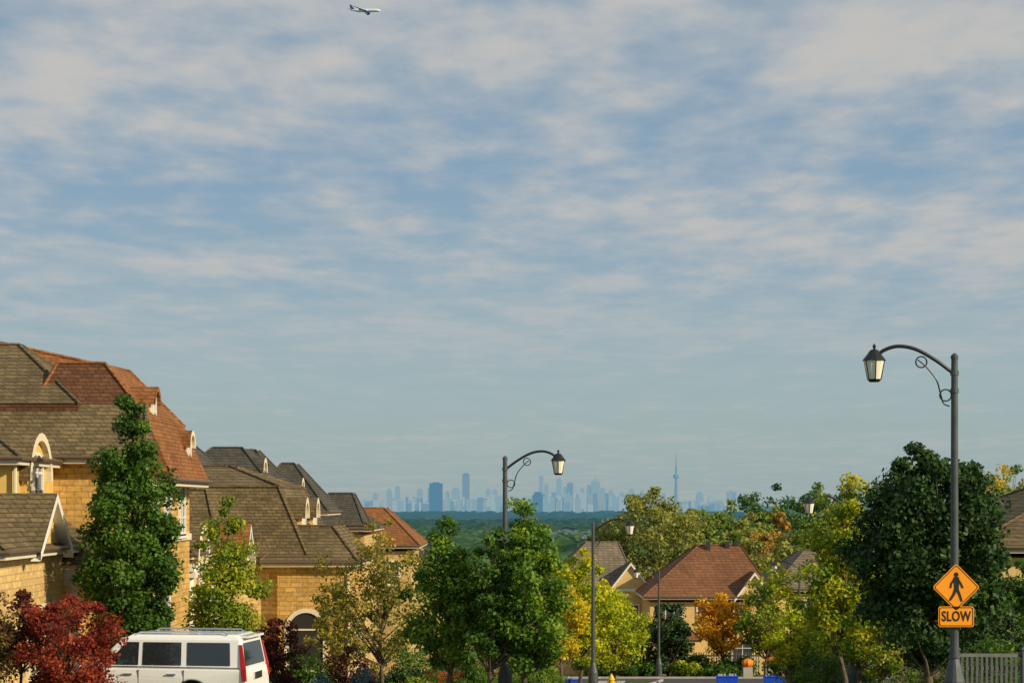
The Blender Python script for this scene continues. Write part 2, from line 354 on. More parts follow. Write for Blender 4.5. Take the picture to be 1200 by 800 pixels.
# ------------------------------------------------------------------ HOUSE 2
h=P('stone_house',(-12,76,g(76)))
G=-9
walls(h,'main_wall',-22,-8.0,73.4,84,G,-2.05,M_stone2)
roof(h,'mansard_roof',(-22.5,-7.5,72.9,84.5),-1.9,(-21.3,-8.7,74.1,83.3),.62,M_shG)
roof(h,'top_roof',(-21.3,-8.65,74.05,83.4),.63,(-19,-11.0,77.5,79.5),1.45,M_shG,gut=False,fascia=M_shG)
walls(h,'front_wing_wall',-8.6,-5.95,73.0,80,G,-2.25,M_stone)
roof(h,'front_wing_roof',(-9.2,-5.6,72.6,80.4),-2.1,(-8.0,-6.7,74.4,78.6),-.85,M_shG)
window(h,'S',73.0,-7.55,g(73)+.2,1.25,2.9,True,trim=M_trim,nx=1,ny=1,glass=M_dark,tw=.16,name='entry_arch')
window(h,'E',-5.95,76.5,g(76)+.2,2.6,2.3,trim=M_trim,nx=1,ny=5,glass=M_gdoor,name='garage_door')
archprism(h,'arched_dormer','E',-7.9,75.4,-1.45,1.3,1.55,1.8,M_stucco,M_trim,M_shG)
archprism(h,'arched_dormer','E',-7.9,79.6,-1.45,1.3,1.55,1.8,M_stucco,M_trim,M_shG)
gable(h,'small_gable','E',-9.6,71.4,-2.0,2.2,1.15,2,M_stucco,M_white,M_shO)
walls(h,'small_gable_wall',-12,-9.65,69.9,73.39,G,-2.15,M_stone2)
roof(h,'rear_block_roof',(-19,-10.2,69.8,73.6),-1.9,(-18,-10.9,71,73),.5,M_shG)
window(h,'S',73.4,-10.8,-5.3,1.0,1.6)
vent(h,-14.5,76.5,1.25)
pipe(h,-6.0,72.95,G,-2.2)
A=Acc()
for k in range(12): A.tube([(-8.3+k*.2,71.6,g(72)),(-8.3+k*.2,71.6,g(72)+.95)],.03,6)
A.box(-8.4,-6.0,71.55,71.65,g(72)+.95,g(72)+1.02); A.obj('porch_railing',M_trim,h)

# ------------------------------------------------------------------ houses further down the left side
def simple_house(name,wx0,wx1,wy0,wy1,eave,roofs,mw,mr,wins=()):
    h=P(name,((wx0+wx1)/2,wy0,g(wy0)))
    walls(h,'wall',wx0,wx1,wy0,wy1,g(wy1)-1,eave-.2,mw)
    for k,(b,z0,t,z1) in enumerate(roofs):
        roof(h,'roof_%d'%(k+1),b,z0,t,z1,mr[k] if isinstance(mr,(list,tuple)) else mr)
        if z0>eave+.3: walls(h,'upper_wall_%d'%(k+1),b[0]+.4,b[1]-.4,b[2]+.4,b[3]-.4,eave-.6,z0-.2,mw)
    for w in wins: window(h,*w)
    return h
h=simple_house('grey_roof_house',-24,-11.3,86,97,.6,[((-22,-13.2,84.8,94),1.3,(-19,-15.4,88,89),3.55),((-15.6,-11,90,98.5),1.0,(-14.0,-12.6,93,96),2.6)],M_stone2,M_shD)
archprism(h,'arched_dormer','E',-11.6,92.5,.6,1.3,1.4,1.8,M_stucco,M_trim,M_shD)
h=simple_house('grey_roof_house',-24,-10.8,100,110,-.6,[((-17,-10.5,99.6,108),-.4,(-13.7,-13.2,102.5,104),2.75),((-14,-9.6,104,112),-.4,(-12.4,-11.7,107,109),2.15)],M_stone2,M_shD)
archprism(h,'arched_dormer','E',-10.9,102.5,-.2,1.3,1.4,1.8,M_stucco,M_trim,M_shD)
simple_house('grey_roof_house',-22,-8.6,116,126,-1.6,[((-22.5,-8.1,115.5,126.5),-1.4,(-19,-10.4,118.5,122),.1),((-12.2,-8.6,115.7,121),-1.2,(-10.8,-9.4,117.5,119),.6)],M_stone2,M_shD)
h=simple_house('brown_roof_house',-20,-6.6,130,141,-2.9,[((-20.5,-6.0,129.5,141.5),-2.7,(-17,-8.6,134,137),-.3)],M_stone2,M_shO,
  [('S',130,-8,-5.2,1.2,1.4),('S',130,-11,-5.2,1.2,1.4)])
simple_house('grey_roof_house',-18,-4.5,150,161,-5.6,[((-18.5,-4,149.5,161.5),-5.4,(-14,-8,154,157),-2.6)],M_stone2,M_shD)

# right side, closing the street
h=simple_house('brown_roof_house',9.7,18.0,140,151,-6.7,[((9.2,18.5,139.4,151.5),-6.5,(13.6,16.6,144.6,146.5),-3.0)],M_stucco,M_shR,
  [('S',140,11.4,-8.3,1.1,1.2),('S',140,13.6,-8.3,1.1,1.2),('S',140,16.2,-8.3,1.1,1.2),('S',140,16.2,-11.2,1.4,1.6)])
walls(h,'garage_wall',9.0,12.6,137.0,139.9,-13,-9.4,M_stone2)
roof(h,'garage_roof',(8.6,13.0,136.6,140),-9.3,(9.8,11.8,138,139.9),-8.2,M_shR)
window(h,'S',137.0,10.8,-11.8,2.6,2.1,trim=M_trim,nx=1,ny=4,glass=M_gdoor,name='garage_door')
A=Acc()
for x,y in ((14.2,144.2),(15.6,144.4),(16.3,144.6)): A.box(x-.15,x+.15,y-.15,y+.15,-3.6,-2.75)
A.obj('roof_vents',M_plast,h)
gable(h,'front_gable','S',139.6,17.0,-6.5,2.4,1.6,2.5,M_stucco,M_white,M_shR)
h=simple_house('taupe_roof_house',2.6,9.0,150,161,-6.7,[((2.2,9.6,149.4,161),-6.5,(5.8,8.2,153.5,157),-2.95)],M_stucco,M_shT,
  [('S',150,4.2,-8.4,1.1,1.2),('S',149.1,8.9,-8.9,1.1,1.3),('S',150,6.2,-8.4,1.1,1.2)])
walls(h,'gable_wing_wall',7.4,10.4,149.1,152,-13,-6.4,M_stucco)
gable(h,'front_gable','S',149.1,8.9,-6.4,3.0,1.9,3,M_stucco,M_white,M_shT)
simple_house('taupe_roof_house',19.5,28,146,158,-6.4,[((19,28.5,145.5,158.5),-6.2,(22,25.5,150,153),-3.6)],M_stucco,M_shT,[('S',146,21.5,-8.4,1.1,1.3)])
h=simple_house('brown_roof_house',14.3,27,61,74,-1.45,[((13.9,27.4,60.5,74.5),-1.3,(20.2,24,67.5,69.5),1.3)],M_stucco,M_shG,
  [('S',61,16.9,-3.2,1.0,1.3),('S',61,15.6,-5.2,1.1,1.4),('W',14.3,64,-3.2,1.1,1.4),('W',14.3,68,-3.2,1.1,1.4)])
walls(h,'belt_course',14.2,27,60.92,74,-3.75,-3.55,M_trim)
pipe(h,14.5,60.9,-6.5,-1.5)
simple_house('taupe_roof_house',19,31,84,96,-3.4,[((18.5,31.5,83.5,96.5),-3.2,(22,28,88,92),-.6)],M_stone2,M_shT)

# ------------------------------------------------------------------ street lamps
def street_lamp(x,y,dirx,name='street_lamp'):
    z=g(y); p=P(name,(x,y,z)); T=z+6.72
    s=dirx
    A=Acc()
    A.tube([(x,y,z),(x,y,z+.12),(x,y,z+.14),(x,y,z+.9),(x,y,z+1.15),(x,y,z+1.3)],[.27,.27,.215,.19,.13,.085],16)
    A.tube([(x,y,z+1.3),(x,y,z+3.5),(x,y,T)],[.083,.072,.060],14)
    A.tube([(x,y,T),(x,y,T+.05),(x,y,T+.1)],[.07,.07,.02],12)
    for zz in (T-.62,T-.3): A.tube([(x,y,zz),(x,y,zz+.08)],[.078,.078],12)
    for zz in (z+1.32,): A.tube([(x,y,zz),(x,y,zz+.05)],[.105,.105],14)
    A.box(x-.06,x+.06,y-.235,y-.18,z+.35,z+.6)
    A.obj('pole',M_pole,p,smooth=False)
    A=Acc()
    c=curvepts([(x+s*.05,y,T-.24),(x+s*.35,y,T-.02),(x+s*.70,y,T+.17),(x+s*1.02,y,T+.225),(x+s*1.28,y,T+.15),(x+s*1.42,y,T+.02)])
    A.tube(c,.034,8)
    c=curvepts([(x+s*.09,y,T-.86),(x+s*.20,y,T-.80),(x+s*.26,y,T-.6),(x+s*.33,y,T-.38),(x+s*.50,y,T-.16),(x+s*.66,y,T-.02)])
    A.tube(c,.014,6)
    def ring(cx,cz,r):
        A.tube([(cx+r*math.cos(t),y,cz+r*math.sin(t)) for t in [2*pi*k/16 for k in range(17)]],.014,6,cap=False)
    ring(x+s*.60,T-.06,.10); ring(x+s*.16,T-.66,.105)
    A.obj('arm',M_black,p)
    A=Acc(); lx=x+s*1.45
    A.tube([(lx,y,T+.27),(lx,y,T+.22),(lx,y,T+.18),(lx,y,T+.15),(lx,y,T+.08),(lx,y,T-.01),(lx,y,T-.035)],[.012,.035,.015,.08,.13,.20,.215],12)
    A.tube([(lx,y,T-.42),(lx,y,T-.37)],[.09,.13],8)
    for k in range(6):
        t=2*pi*(k+.5)/6
        A.tube([(lx+.195*math.cos(t),y+.195*math.sin(t),T-.03),(lx+.126*math.cos(t),y+.126*math.sin(t),T-.38)],.009,4)
    A.obj('lantern_cage',M_black,p)
    A=Acc(); A.tube([(lx,y,T-.036),(lx,y,T-.37)],[.188,.120],12); A.obj('lantern_glass',M_lglass,p)
    return p
street_lamp(8.0,36,-1)
street_lamp(-.19,54.2,1)
street_lamp(3.2,78.6,1)
street_lamp(11.6,68,-1)
street_lamp(9.3,126,-1)
street_lamp(16.6,115,-1)
street_lamp(22.4,85,-1)

# warning sign
zc=-1.5; px,py=8.0,35.86
p=P('pedestrian_warning_sign',(px,py,zc))
def rdiamond(h,r,n=5):
    pts=[]
    for k,(cx,cz) in enumerate([(h,0),(0,h),(-h,0),(0,-h)]):
        a0=-pi/4+k*pi/2; d=math.hypot(cx,cz); q=(d-r*math.sqrt(2))/d
        for j in range(n+1):
            t=a0+j*(pi/2)/n; pts.append((cx*q+r*math.cos(t),cz*q+r*math.sin(t)))
    return pts
def plate(name,pts,y0,y1,m,cx=0,cz=0):
    n=len(pts); V=[(px+cx+u,y0,zc+cz+v) for u,v in pts]+[(px+cx+u,y1,zc+cz+v) for u,v in pts]
    mk(name,V,[tuple(range(n)),tuple(range(2*n-1,n-1,-1))]+[(k,n+k,n+(k+1)%n,(k+1)%n) for k in range(n)],m,p)
def ringp(name,o,i,y,m,cx=0,cz=0):
    n=len(o); V=[(px+cx+u,y,zc+cz+v) for u,v in o]+[(px+cx+u,y,zc+cz+v) for u,v in i]
    mk(name,V,[(k,(k+1)%n,n+(k+1)%n,n+k) for k in range(n)],m,p)
plate('diamond_plate',rdiamond(.43,.05),py,py+.004,M_signY)
ringp('diamond_border',rdiamond(.405,.04),rdiamond(.385,.033),py-.003,M_signK)
def rrect(w,h,r,n=4):
    pts=[]
    for k,(sx,sz) in enumerate([(1,-1),(1,1),(-1,1),(-1,-1)]):
        for j in range(n+1):
            t=-pi/2+k*pi/2+j*(pi/2)/n; pts.append((sx*(w/2-r)+r*math.cos(t),sz*(h/2-r)+r*math.sin(t)))
    return pts
plate('slow_plate',rrect(.64,.37,.04),py,py+.004,M_signY,0,-.53)
ringp('slow_border',rrect(.61,.34,.035),rrect(.58,.31,.03),py-.003,M_signK,0,-.53)
def flat(name,pts): 
    V=[(px+u,py-.004,zc+v) for u,v in pts]; mk(name,V,[tuple(range(len(V)))],M_signK,p)
def limb(name,pts,w):
    A=Acc()
    for k in range(len(pts)-1):
        a=Vector(pts[k]);b=Vector(pts[k+1]); d=(b-a).normalized(); nn=Vector((-d.y,d.x)); w0=w[k]/2; w1=w[k+1]/2; a2=a-d*w0*.4; b2=b+d*w1*.4
        q=[a2-nn*w0,b2-nn*w1,b2+nn*w1,a2+nn*w0]
        A.add([(px+v.x,py-.004-.0006*k,zc+v.y) for v in q],[(0,1,2,3)])
    A.obj(name,M_signK,p)
flat('figure_head',[(.0+.042*math.cos(2*pi*k/18),.225+.045*math.sin(2*pi*k/18)) for k in range(18)])
limb('figure_torso',[(.0,.16),(.005,-.02)],[.11,.085])
py_s=py; py-=.003
limb('figure_leg_front',[(.01,-.02),(.055,-.12),(.10,-.25)],[.06,.045,.035])
py-=.001
limb('figure_leg_back',[(-.005,-.02),(-.045,-.13),(-.11,-.23)],[.06,.045,.035])
py-=.001
limb('figure_arm_front',[(.03,.145),(.085,.06),(.12,-.01)],[.04,.034,.028])
limb('figure_arm_back',[(-.03,.145),(-.085,.07),(-.10,-.01)],[.04,.034,.028])
py=py_s
tc=bpy.data.curves.new('t','FONT'); tc.body='SLOW'; tc.size=.25; tc.align_x='CENTER'; tc.align_y='CENTER'; tc.offset=.006; tc.space_character=1.08
to=bpy.data.objects.new('t',tc); COL.objects.link(to); bpy.context.view_layer.update()
me=bpy.data.meshes.new_from_object(to.evaluated_get(bpy.context.evaluated_depsgraph_get()))
bpy.data.objects.remove(to); me.materials.clear(); me.materials.append(M_signK)
o=bpy.data.objects.new('slow_lettering',me); COL.objects.link(o); o.parent=p['e']; o.rotation_euler=(pi/2,0,0); o.location=(0,-.006,-.53)
xsx=[v.co.x for v in me.vertices]; o.scale=(.53/(max(xsx)-min(xsx)),1.0,1)
A=Acc()
for zz in (.22,-.22,-.45,-.62): A.box(px-.1,px+.1,py+.006,py+.2,zc+zz-.02,zc+zz+.02)
A.obj('mounting_straps',M_alum,p)

# ------------------------------------------------------------------ vehicles
def vehicle(name,x,y,heading,kind,paint,tilt=0):
    e=empty(name,(x,y,g(y)+.03)); e.rotation_euler=(0,tilt,heading); p={'e':e,'_o':(0,0,0)}
    if kind=='suv':
        L,W,H,belt,rw=5.2,1.0,1.94,1.14,.40; wx=(-1.32,1.62)
        prof=[(-2.56,.42),(-2.62,.62),(-2.60,.95),(-2.56,belt),(1.15,belt+.02),(1.4,1.2),(2.3,1.13),(2.52,1.0),(2.58,.8),(2.58,.42)]
        gb=(-2.56,1.1); gt=(-2.44,.42); zt=1.90; yt=.83
        wins=[(-.02,.82),(-1.06,-.12),(-2.24,-1.20)]
    else:
        L,W,H,belt,rw=4.6,.9,1.45,.93,.33; wx=(-1.3,1.4)
        prof=[(-2.2,.32),(-2.28,.55),(-2.25,.9),(-1.7,.98),(.95,belt),(1.9,.84),(2.2,.68),(2.25,.32)]
        gb=(-1.75,1.0); gt=(-1.05,.25); zt=1.42; yt=.62
        wins=[(-.35,.75),(-1.4,-.45)]
    r=rw+.07; pts=list(prof)
    bot=[]
    for c in (wx[1],wx[0]):
        z0=prof[-1][1]
        a0=math.asin(max(-1,min(1,(z0-rw)/r)))
        bot+=[(c+r*math.cos(t),rw+r*math.sin(t)) for t in [a0+(pi-2*a0)*k/14 for k in range(15)]]
    pts=pts+bot; n=len(pts)
    def yw(z): return W-(.05 if z<.55 else 0)-(.03 if z>belt-.05 else 0)
    V=[(u,-yw(v),v) for u,v in pts]+[(u,yw(v),v) for u,v in pts]
    F=[tuple(range(n-1,-1,-1)),tuple(range(n,2*n))]+[(k,(k+1)%n,n+(k+1)%n,n+k) for k in range(n)]
    mk('body',V,F,paint,p,bevel=.045,bseg=3)
    A=Acc(); A.box(-L/2+.3,L/2-.3,-W+.25,W-.25,.3,belt-.2); A.obj('underbody',M_plast,p)
    A=Acc(); W1=W-.05; zm=zt-.07
    xa_=(gt[0]+.10,gt[1]-.12)
    A.frus((gb[0],gb[1],-W1,W1),belt-.02,(gt[0],gt[1],-yt,yt),zm)
    A.obj('cabin',paint,p,bevel=.05,bseg=3)
    A=Acc(); A.frus((gt[0]+.0,gt[1]-.02,-yt+.01,yt-.01),zm-.03,(xa_[0]+.05,xa_[1]-.1,-yt+.18,yt-.18),zt+.01); A.obj('roof_panel',paint,p,bevel=.05,bseg=3)
    hgt=zm-belt+.02
    def side(u,t,s,off=.012):
        yy=W1*(1-t)+yt*t; return (u,s*(yy+off),belt-.02+hgt*t)
    A=Acc()
    for s in (-1,1):
        for u0,u1 in wins:
            def xa(u,t):
                k=(u-gb[0])/(gb[1]-gb[0]); hi=gt[0]+(gt[1]-gt[0])*k
                return u*(1-t)+hi*t if (u==wins[0][1] or kind!='suv') else u*(1-t)+(u*.98)*t
            q=[side(xa(u0,.12),.12,s),side(xa(u1,.12),.12,s),side(xa(u1,.86),.86,s),side(xa(u0,.86),.86,s)]
            A.add(q,[(0,1,2,3)] if s<0 else [(3,2,1,0)],0)
    def endg(xb,xt,sgn,t0,t1,ins):
        q=[]
        for t,ss in ((t0,-1),(t0,1),(t1,1),(t1,-1)):
            yy=(W1*(1-t)+yt*t-ins)*ss; q.append((xb*(1-t)+xt*t+sgn*.012,yy,belt-.02+hgt*t))
        A.add(q,[(0,1,2,3)],0)
    endg(gb[1],gt[1],1,.08,.88,.1); endg(gb[0],gt[0],-1,.10,.84,.16)
    A.obj('glass',M_carglass,p)
    for i,c in enumerate(wx):
        for s in (-1,1):
            A=Acc(); A.tube([(c,s*(W-.24),rw),(c,s*(W-.22),rw),(c,s*(W-.04),rw),(c,s*(W-.015),rw)],[rw*.92,rw,rw,rw*.9],28,0)
            A.tube([(c,s*(W-.013),rw),(c,s*(W-.005),rw)],[rw*.66,rw*.62],24,1)
            for k in range(6):
                t=2*pi*k/6; A.tube([(c,s*(W),rw),(c+rw*.62*math.cos(t),s*(W),rw+rw*.62*math.sin(t))],[.05,.035],5,1)
            A.obj('wheel',[M_tyre,M_rim],p)
    A=Acc()
    for s in (-1,1):
        if kind=='suv':
            def q3(t,dx,dy):
                yy=W1*(1-t)+yt*t; xx=gb[0]*(1-t)+gt[0]*t
                return (xx-.02+dx,s*(yy+.018-dy),belt-.02+hgt*t)
            lo=[(-2.625,s*(W+.006),.86),(-2.53,s*(W+.006),.86),(-2.53,s*(W-.09),.86),(-2.625,s*(W-.09),.86)]
            mid=[(-2.60,s*(W-.012),belt),(-2.49,s*(W-.012),belt),(-2.49,s*(W-.11),belt),(-2.60,s*(W-.11),belt)]
            up=[q3(.8,0,0),q3(.8,.06,0),q3(.8,.06,.07),q3(.8,0,.07)]
            V=lo+mid+up; F=[(0,3,2,1),(8,9,10,11)]
            for b_ in (0,4):
                for k in range(4): F.append((b_+k,b_+(k+1)%4,b_+4+(k+1)%4,b_+4+k))
            A.add(V,F,0)
        else: A.box(-2.29,-2.1,min(s*(W+.005),s*(W-.28)),max(s*(W+.005),s*(W-.28)),.68,.86,0)
    A.obj('tail_lamps',M_tail,p)
    A=Acc()
    if kind=='suv':
        for s in (-1,1):
            A.tube([(-2.1,s*.70,1.89),(-2.0,s*.70,1.955),(.0,s*.70,1.955),(.12,s*.70,1.89)],.020,6,0)
            A.box(wins[0][1]-.12,wins[0][1]+.12,min(s*(W+.02),s*(W+.24)),max(s*(W+.02),s*(W+.24)),1.2,1.38,1)
            for u in (-.95,.10): A.tube([(u,s*(W+.02),1.0),(u+.22,s*(W+.02),1.0)],.02,6,0)
            A.box(-2.5,2.4,min(s*(W-.01),s*(W+.014)),max(s*(W-.01),s*(W+.014)),.44,.52,2)
            for u in (-1.13,-.04,.95): A.box(u-.008,u+.008,min(s*(W-.1),s*(W+.002)),max(s*(W-.1),s*(W+.002)),.55,1.10,2)
            A.tube([(-2.45,s*(W-.03),belt+.015),(1.1,s*(W-.03),belt+.03)],.014,5,0)
        A.box(-2.67,-2.55,-.9,.9,.44,.62,1); A.box(-2.64,-2.58,-.3,.3,.86,1.02,0); A.box(-2.58,-2.25,-.64,.64,1.83,1.88,1)
        A.box(2.5,2.61,-.6,.6,.6,1.0,0)
    else:
        for s in (-1,1): A.box(.65,.85,min(s*(W-.02),s*(W+.17)),max(s*(W-.02),s*(W+.17)),.95,1.08,1)
        A.box(-2.3,-2.2,-.25,.25,.55,.67,0)
    A.obj('trim',[M_chrome,paint,M_plast],p)
    return e
vehicle('parked_suv',-8.56,47.2,pi-math.radians(9),'suv',M_carW)
vehicle('parked_car',15.6,99,math.radians(5),'sedan',M_carG)
vehicle('parked_car',-2.4,80.6,pi-.1,'sedan',M_carR)
vehicle('parked_car',19.5,118,math.radians(3),'sedan',M_carG)

# ------------------------------------------------------------------ fence
A=Acc(); fx0,fx1=9.45,17
k=0; x=fx0
def fyy(x): return 42.5+(x-fx0)*.35
while x<fx1:
    y=fyy(x); z=g(y)
    if k%14==0:
        A.box(x-.09,x+.09,y-.09,y+.09,z,z+1.5); A.frus((x-.12,x+.12,y-.12,y+.12),z+1.5,(x-.02,x+.02,y-.02,y+.02),z+1.62); x+=.17
    else:
        A.box(x-.026,x+.026,y-.02,y+.02,z+.08,z+1.34); x+=.115
    k+=1
for hh in (.3,1.06,1.341):
    A.add([(fx0,fyy(fx0)+.025,g(fyy(fx0))+hh),(fx1,fyy(fx1)+.025,g(fyy(fx1))+hh),(fx1,fyy(fx1)+.025,g(fyy(fx1))+hh+.07),(fx0,fyy(fx0)+.025,g(fyy(fx0))+hh+.07),
           (fx0,fyy(fx0)+.06,g(fyy(fx0))+hh),(fx1,fyy(fx1)+.06,g(fyy(fx1))+hh),(fx1,fyy(fx1)+.06,g(fyy(fx1))+hh+.07),(fx0,fyy(fx0)+.06,g(fyy(fx0))+hh+.07)],[(0,1,2,3),(3,2,6,7),(0,4,5,1),(4,7,6,5)])
A.obj('metal_fence',M_fence)
A=Acc()
for k in range(26): x=12.6+k*.17; A.box(x-.03,x+.03,136,136.05,g(136),g(136)+1.6)
A.box(12.5,17,136.05,136.1,g(136)+1.3,g(136)+1.4); A.obj('picket_fence',M_fence)

# ------------------------------------------------------------------ boxes, hydrant, pumpkins
def bin_(x,y):
    z=g(y)+.02; A=Acc(); A.frus((x-.22,x+.22,y-.16,y+.16),z,(x-.29,x+.29,y-.22,y+.22),z+.42)
    A.box(x-.32,x+.32,y-.25,y-.20,z+.40,z+.46); A.box(x-.32,x+.32,y+.20,y+.25,z+.40,z+.46); A.box(x-.32,x-.27,y-.20,y+.20,z+.40,z+.46); A.box(x+.27,x+.32,y-.20,y+.20,z+.40,z+.46)
    A.box(x-.2,x+.05,y-.15,y+.1,z+.40,z+.55,1); A.tube([(x+.15,y,z+.4),(x+.15,y,z+.56)],.05,8,1)
    A.obj('recycling_box',[M_binB,M_conc],None)
for x,y in ((2.45,92.5),(3.0,92.3),(11.0,104.5),(11.6,104.8),(13.45,104.2),(14.1,104.6)): bin_(x,y)
def hydrant(x,y):
    z=g(y); A=Acc(); A.tube([(x,y,z),(x,y,z+.05),(x,y,z+.06),(x,y,z+.5),(x,y,z+.52),(x,y,z+.56),(x,y,z+.6),(x,y,z+.72),(x,y,z+.76),(x,y,z+.8)],[.17,.17,.11,.11,.15,.15,.12,.07,.03,.03],14)
    A.tube([(x-.19,y,z+.42),(x+.19,y,z+.42)],.055,10); A.tube([(x,y,z+.4),(x,y-.2,z+.4)],.07,10); A.obj('fire_hydrant',M_hyd)
hydrant(-1.05,66.5); hydrant(4.2,84.2)
def pumpkin(x,y,zo,r):
    A=Acc(); z=g(y)+zo
    V=[];F=[];n=10;m=24
    for a in range(n+1):
        th=pi*a/n
        for b in range(m):
            ph=2*pi*b/m; rr=r*(1+.07*math.cos(8*ph)); V.append((x+rr*math.sin(th)*math.cos(ph),y+rr*math.sin(th)*math.sin(ph),z+r*.85+.8*r*math.cos(th)))
    for a in range(n):
        for b in range(m): F.append((a*m+b,(a+1)*m+b,(a+1)*m+(b+1)%m,a*m+(b+1)%m))
    A.add(V,F,0); A.tube([(x,y,z+r*1.55),(x+.05,y,z+r*1.9)],[.05,.03],6,1)
    A.box(x-.3,x+.3,y-.3,y+.3,z-zo,z+.05,2); A.obj('pumpkin_decoration',[M_pump,M_bark,M_conc],None,smooth=False)
pumpkin(15.0,126.8,.65,.36); pumpkin(16.6,127.0,.75,.36)

# ------------------------------------------------------------------ trees
rng=np.random.default_rng(11)
PR={'column':[(0,.55),(.12,.85),(.35,1),(.6,.85),(.8,.55),(.93,.28),(1,.08)],
    'ovoid':[(0,.35),(.12,.75),(.32,1),(.55,.95),(.75,.7),(.9,.4),(1,.08)],
    'pyr':[(0,.5),(.12,.9),(.3,1),(.5,.84),(.7,.56),(.85,.33),(1,.05)],
    'cone':[(0,.95),(.1,1),(.3,.85),(.55,.58),(.8,.28),(1,.04)],
    'round':[(0,.3),(.12,.72),(.35,.98),(.6,1),(.8,.78),(.93,.45),(1,.1)],
    'bush':[(0,.7),(.2,.95),(.5,1),(.8,.75),(1,.25)]}
def tube_np(pts,rad,n=6):
    A=Acc(); A.tube(pts,rad,n,cap=False); return np.array([tuple(v) for v in A.V],float),np.array(A.F,int)
def tree(name,x,y,H,cb,W,prof='ovoid',cols=None,m=None,nc=90,nl=110,leaf=.13,cr=.17,dens=1.0,trunk=.09,z=None,lean=0,collect=None,outb=.5,wob=.18):
    z0=g(y) if z is None else z
    pr=PR[prof]; ts=[a for a,b in pr]; rs=[b for a,b in pr]; R=W/2; CH=H-cb
    Vs=[];Fs=[];Ms=[];Ls=[];off=0
    def addm(V,F,mi,lc):
        nonlocal off
        Vs.append(V);Fs.append(F+off);Ms.append(np.full(len(F),mi));Ls.append(lc);off+=len(V)
    pts=[];rd=[]
    for k in range(9):
        t=k/8; pts.append((x+lean*t*H+rng.normal(0,.012*H)*(t>.15),y+rng.normal(0,.01*H)*(t>.15),z0-.1+(H*.93+.1)*t)); rd.append(trunk*(1-.88*t)*(1.35 if k==0 else 1))
    V,F=tube_np(pts,rd,7); addm(V,F,0,np.zeros(len(V)))
    tp=np.array(pts)
    w=np.interp(np.linspace(0,1,60),ts,rs)**1.5; w/=w.sum()
    ct=rng.choice(60,size=nc,p=w)/59+rng.uniform(-.01,.01,nc); ct=np.clip(ct,0,1)
    ph=rng.uniform(0,2*pi,nc)
    k1,k2,k3=rng.uniform(0,6.28,3)
    lob=1+wob*np.sin(2*ph+k1+ct*5)+wob*.8*np.sin(3*ph+k2-ct*9)+wob*.6*np.sin(ct*23+k3)
    rho=(outb+(1-outb)*rng.uniform(0,1,nc)**.6)*np.where(rng.uniform(0,1,nc)<.25,rng.uniform(.1,.8,nc),1)
    rad=np.interp(ct,ts,rs)*R*lob*rho
    cx=np.interp(ct*CH+cb,tp[:,2]-z0,tp[:,0]); cy=np.interp(ct*CH+cb,tp[:,2]-z0,tp[:,1])
    C=np.stack([cx+rad*np.cos(ph),cy+rad*np.sin(ph),z0+cb+ct*CH],1)
    for k in range(0,nc,max(1,nc//42)):
        c=C[k]; hz=max(cb*.75,(c[2]-z0)-rad[k]*rng.uniform(.5,1.0)-.1*CH); hz=min(hz,H*.88)
        sx=np.interp(hz,tp[:,2]-z0,tp[:,0]); sy=np.interp(hz,tp[:,2]-z0,tp[:,1])
        s=np.array([sx,sy,z0+hz]); mid=(s+c)/2+rng.normal(0,.03*W,3)+np.array([0,0,-.02*H])
        r0=trunk*(1-.85*hz/H)*.55
        V,F=tube_np([tuple(s),tuple(mid),tuple(c)],[r0,r0*.6,r0*.2],5); addm(V,F,0,np.zeros(len(V)))
    crr=cr*W*(.7+.6*rng.uniform(0,1,nc))*np.interp(ct,[0,.7,1],[1,1,.62])
    tone=rng.uniform(0,1,nc)
    for k in range(nc):
        n=int(nl*dens*rng.uniform(.55,1.3))
        d=rng.normal(0,1,(n,3)); d/=np.linalg.norm(d,axis=1)[:,None]; d*=(rng.uniform(0,1,n)**.45)[:,None]
        pos=C[k]+d*crr[k]*np.array([1,1,.75])
        nrm=rng.normal(0,1,(n,3))+d*1.0+np.array([0,0,.5]); nrm/=np.linalg.norm(nrm,axis=1)[:,None]
        a=np.cross(nrm,rng.normal(0,1,(n,3))); a/=np.linalg.norm(a,axis=1)[:,None]; b=np.cross(nrm,a)
        s=(leaf*rng.uniform(.6,1.25,n))[:,None]
        q=np.stack([pos-a*s*.5,pos+b*s*.34+nrm*s*.08,pos+a*s*.5,pos-b*s*.34+nrm*s*.08],1).reshape(-1,3)
        F=np.arange(n*4).reshape(-1,4)
        lc=np.clip(.58*tone[k]+.45*rng.uniform(0,1,n)+.12*d[:,2]-.02,0,1)  # clump shading painted into leaf tone: upper leaves lighter, lower ones darker
        addm(q,F,1,np.repeat(lc,4))
    V=np.concatenate(Vs);F=np.concatenate(Fs);M=np.concatenate(Ms);L=np.concatenate(Ls)
    if collect is not None:
        o=collect['n']; collect['V'].append(V);collect['F'].append(F+o);collect['M'].append(M);collect['L'].append(L);collect['n']+=len(V); return
    return quads(name,V,F,M,L,[M_bark,m],(x,y,z0))
def quads(name,V,F,M,L,mats,org=(0,0,0)):
    V=V-np.array(org); me=bpy.data.meshes.new(name); me.vertices.add(len(V)); me.vertices.foreach_set('co',V.astype(np.float32).ravel())
    me.loops.add(F.size); me.loops.foreach_set('vertex_index',F.astype(np.int32).ravel())
    me.polygons.add(len(F)); me.polygons.foreach_set('loop_start',np.arange(0,F.size,4,dtype=np.int32))
    for q in mats: me.materials.append(q)
    me.polygons.foreach_set('material_index',M.astype(np.int32))
    me.update(calc_edges=True)
    at=me.attributes.new('lc','FLOAT','POINT'); at.data.foreach_set('value',L.astype(np.float32))
    ob=bpy.data.objects.new(name,me); ob.location=org; COL.objects.link(ob); return ob

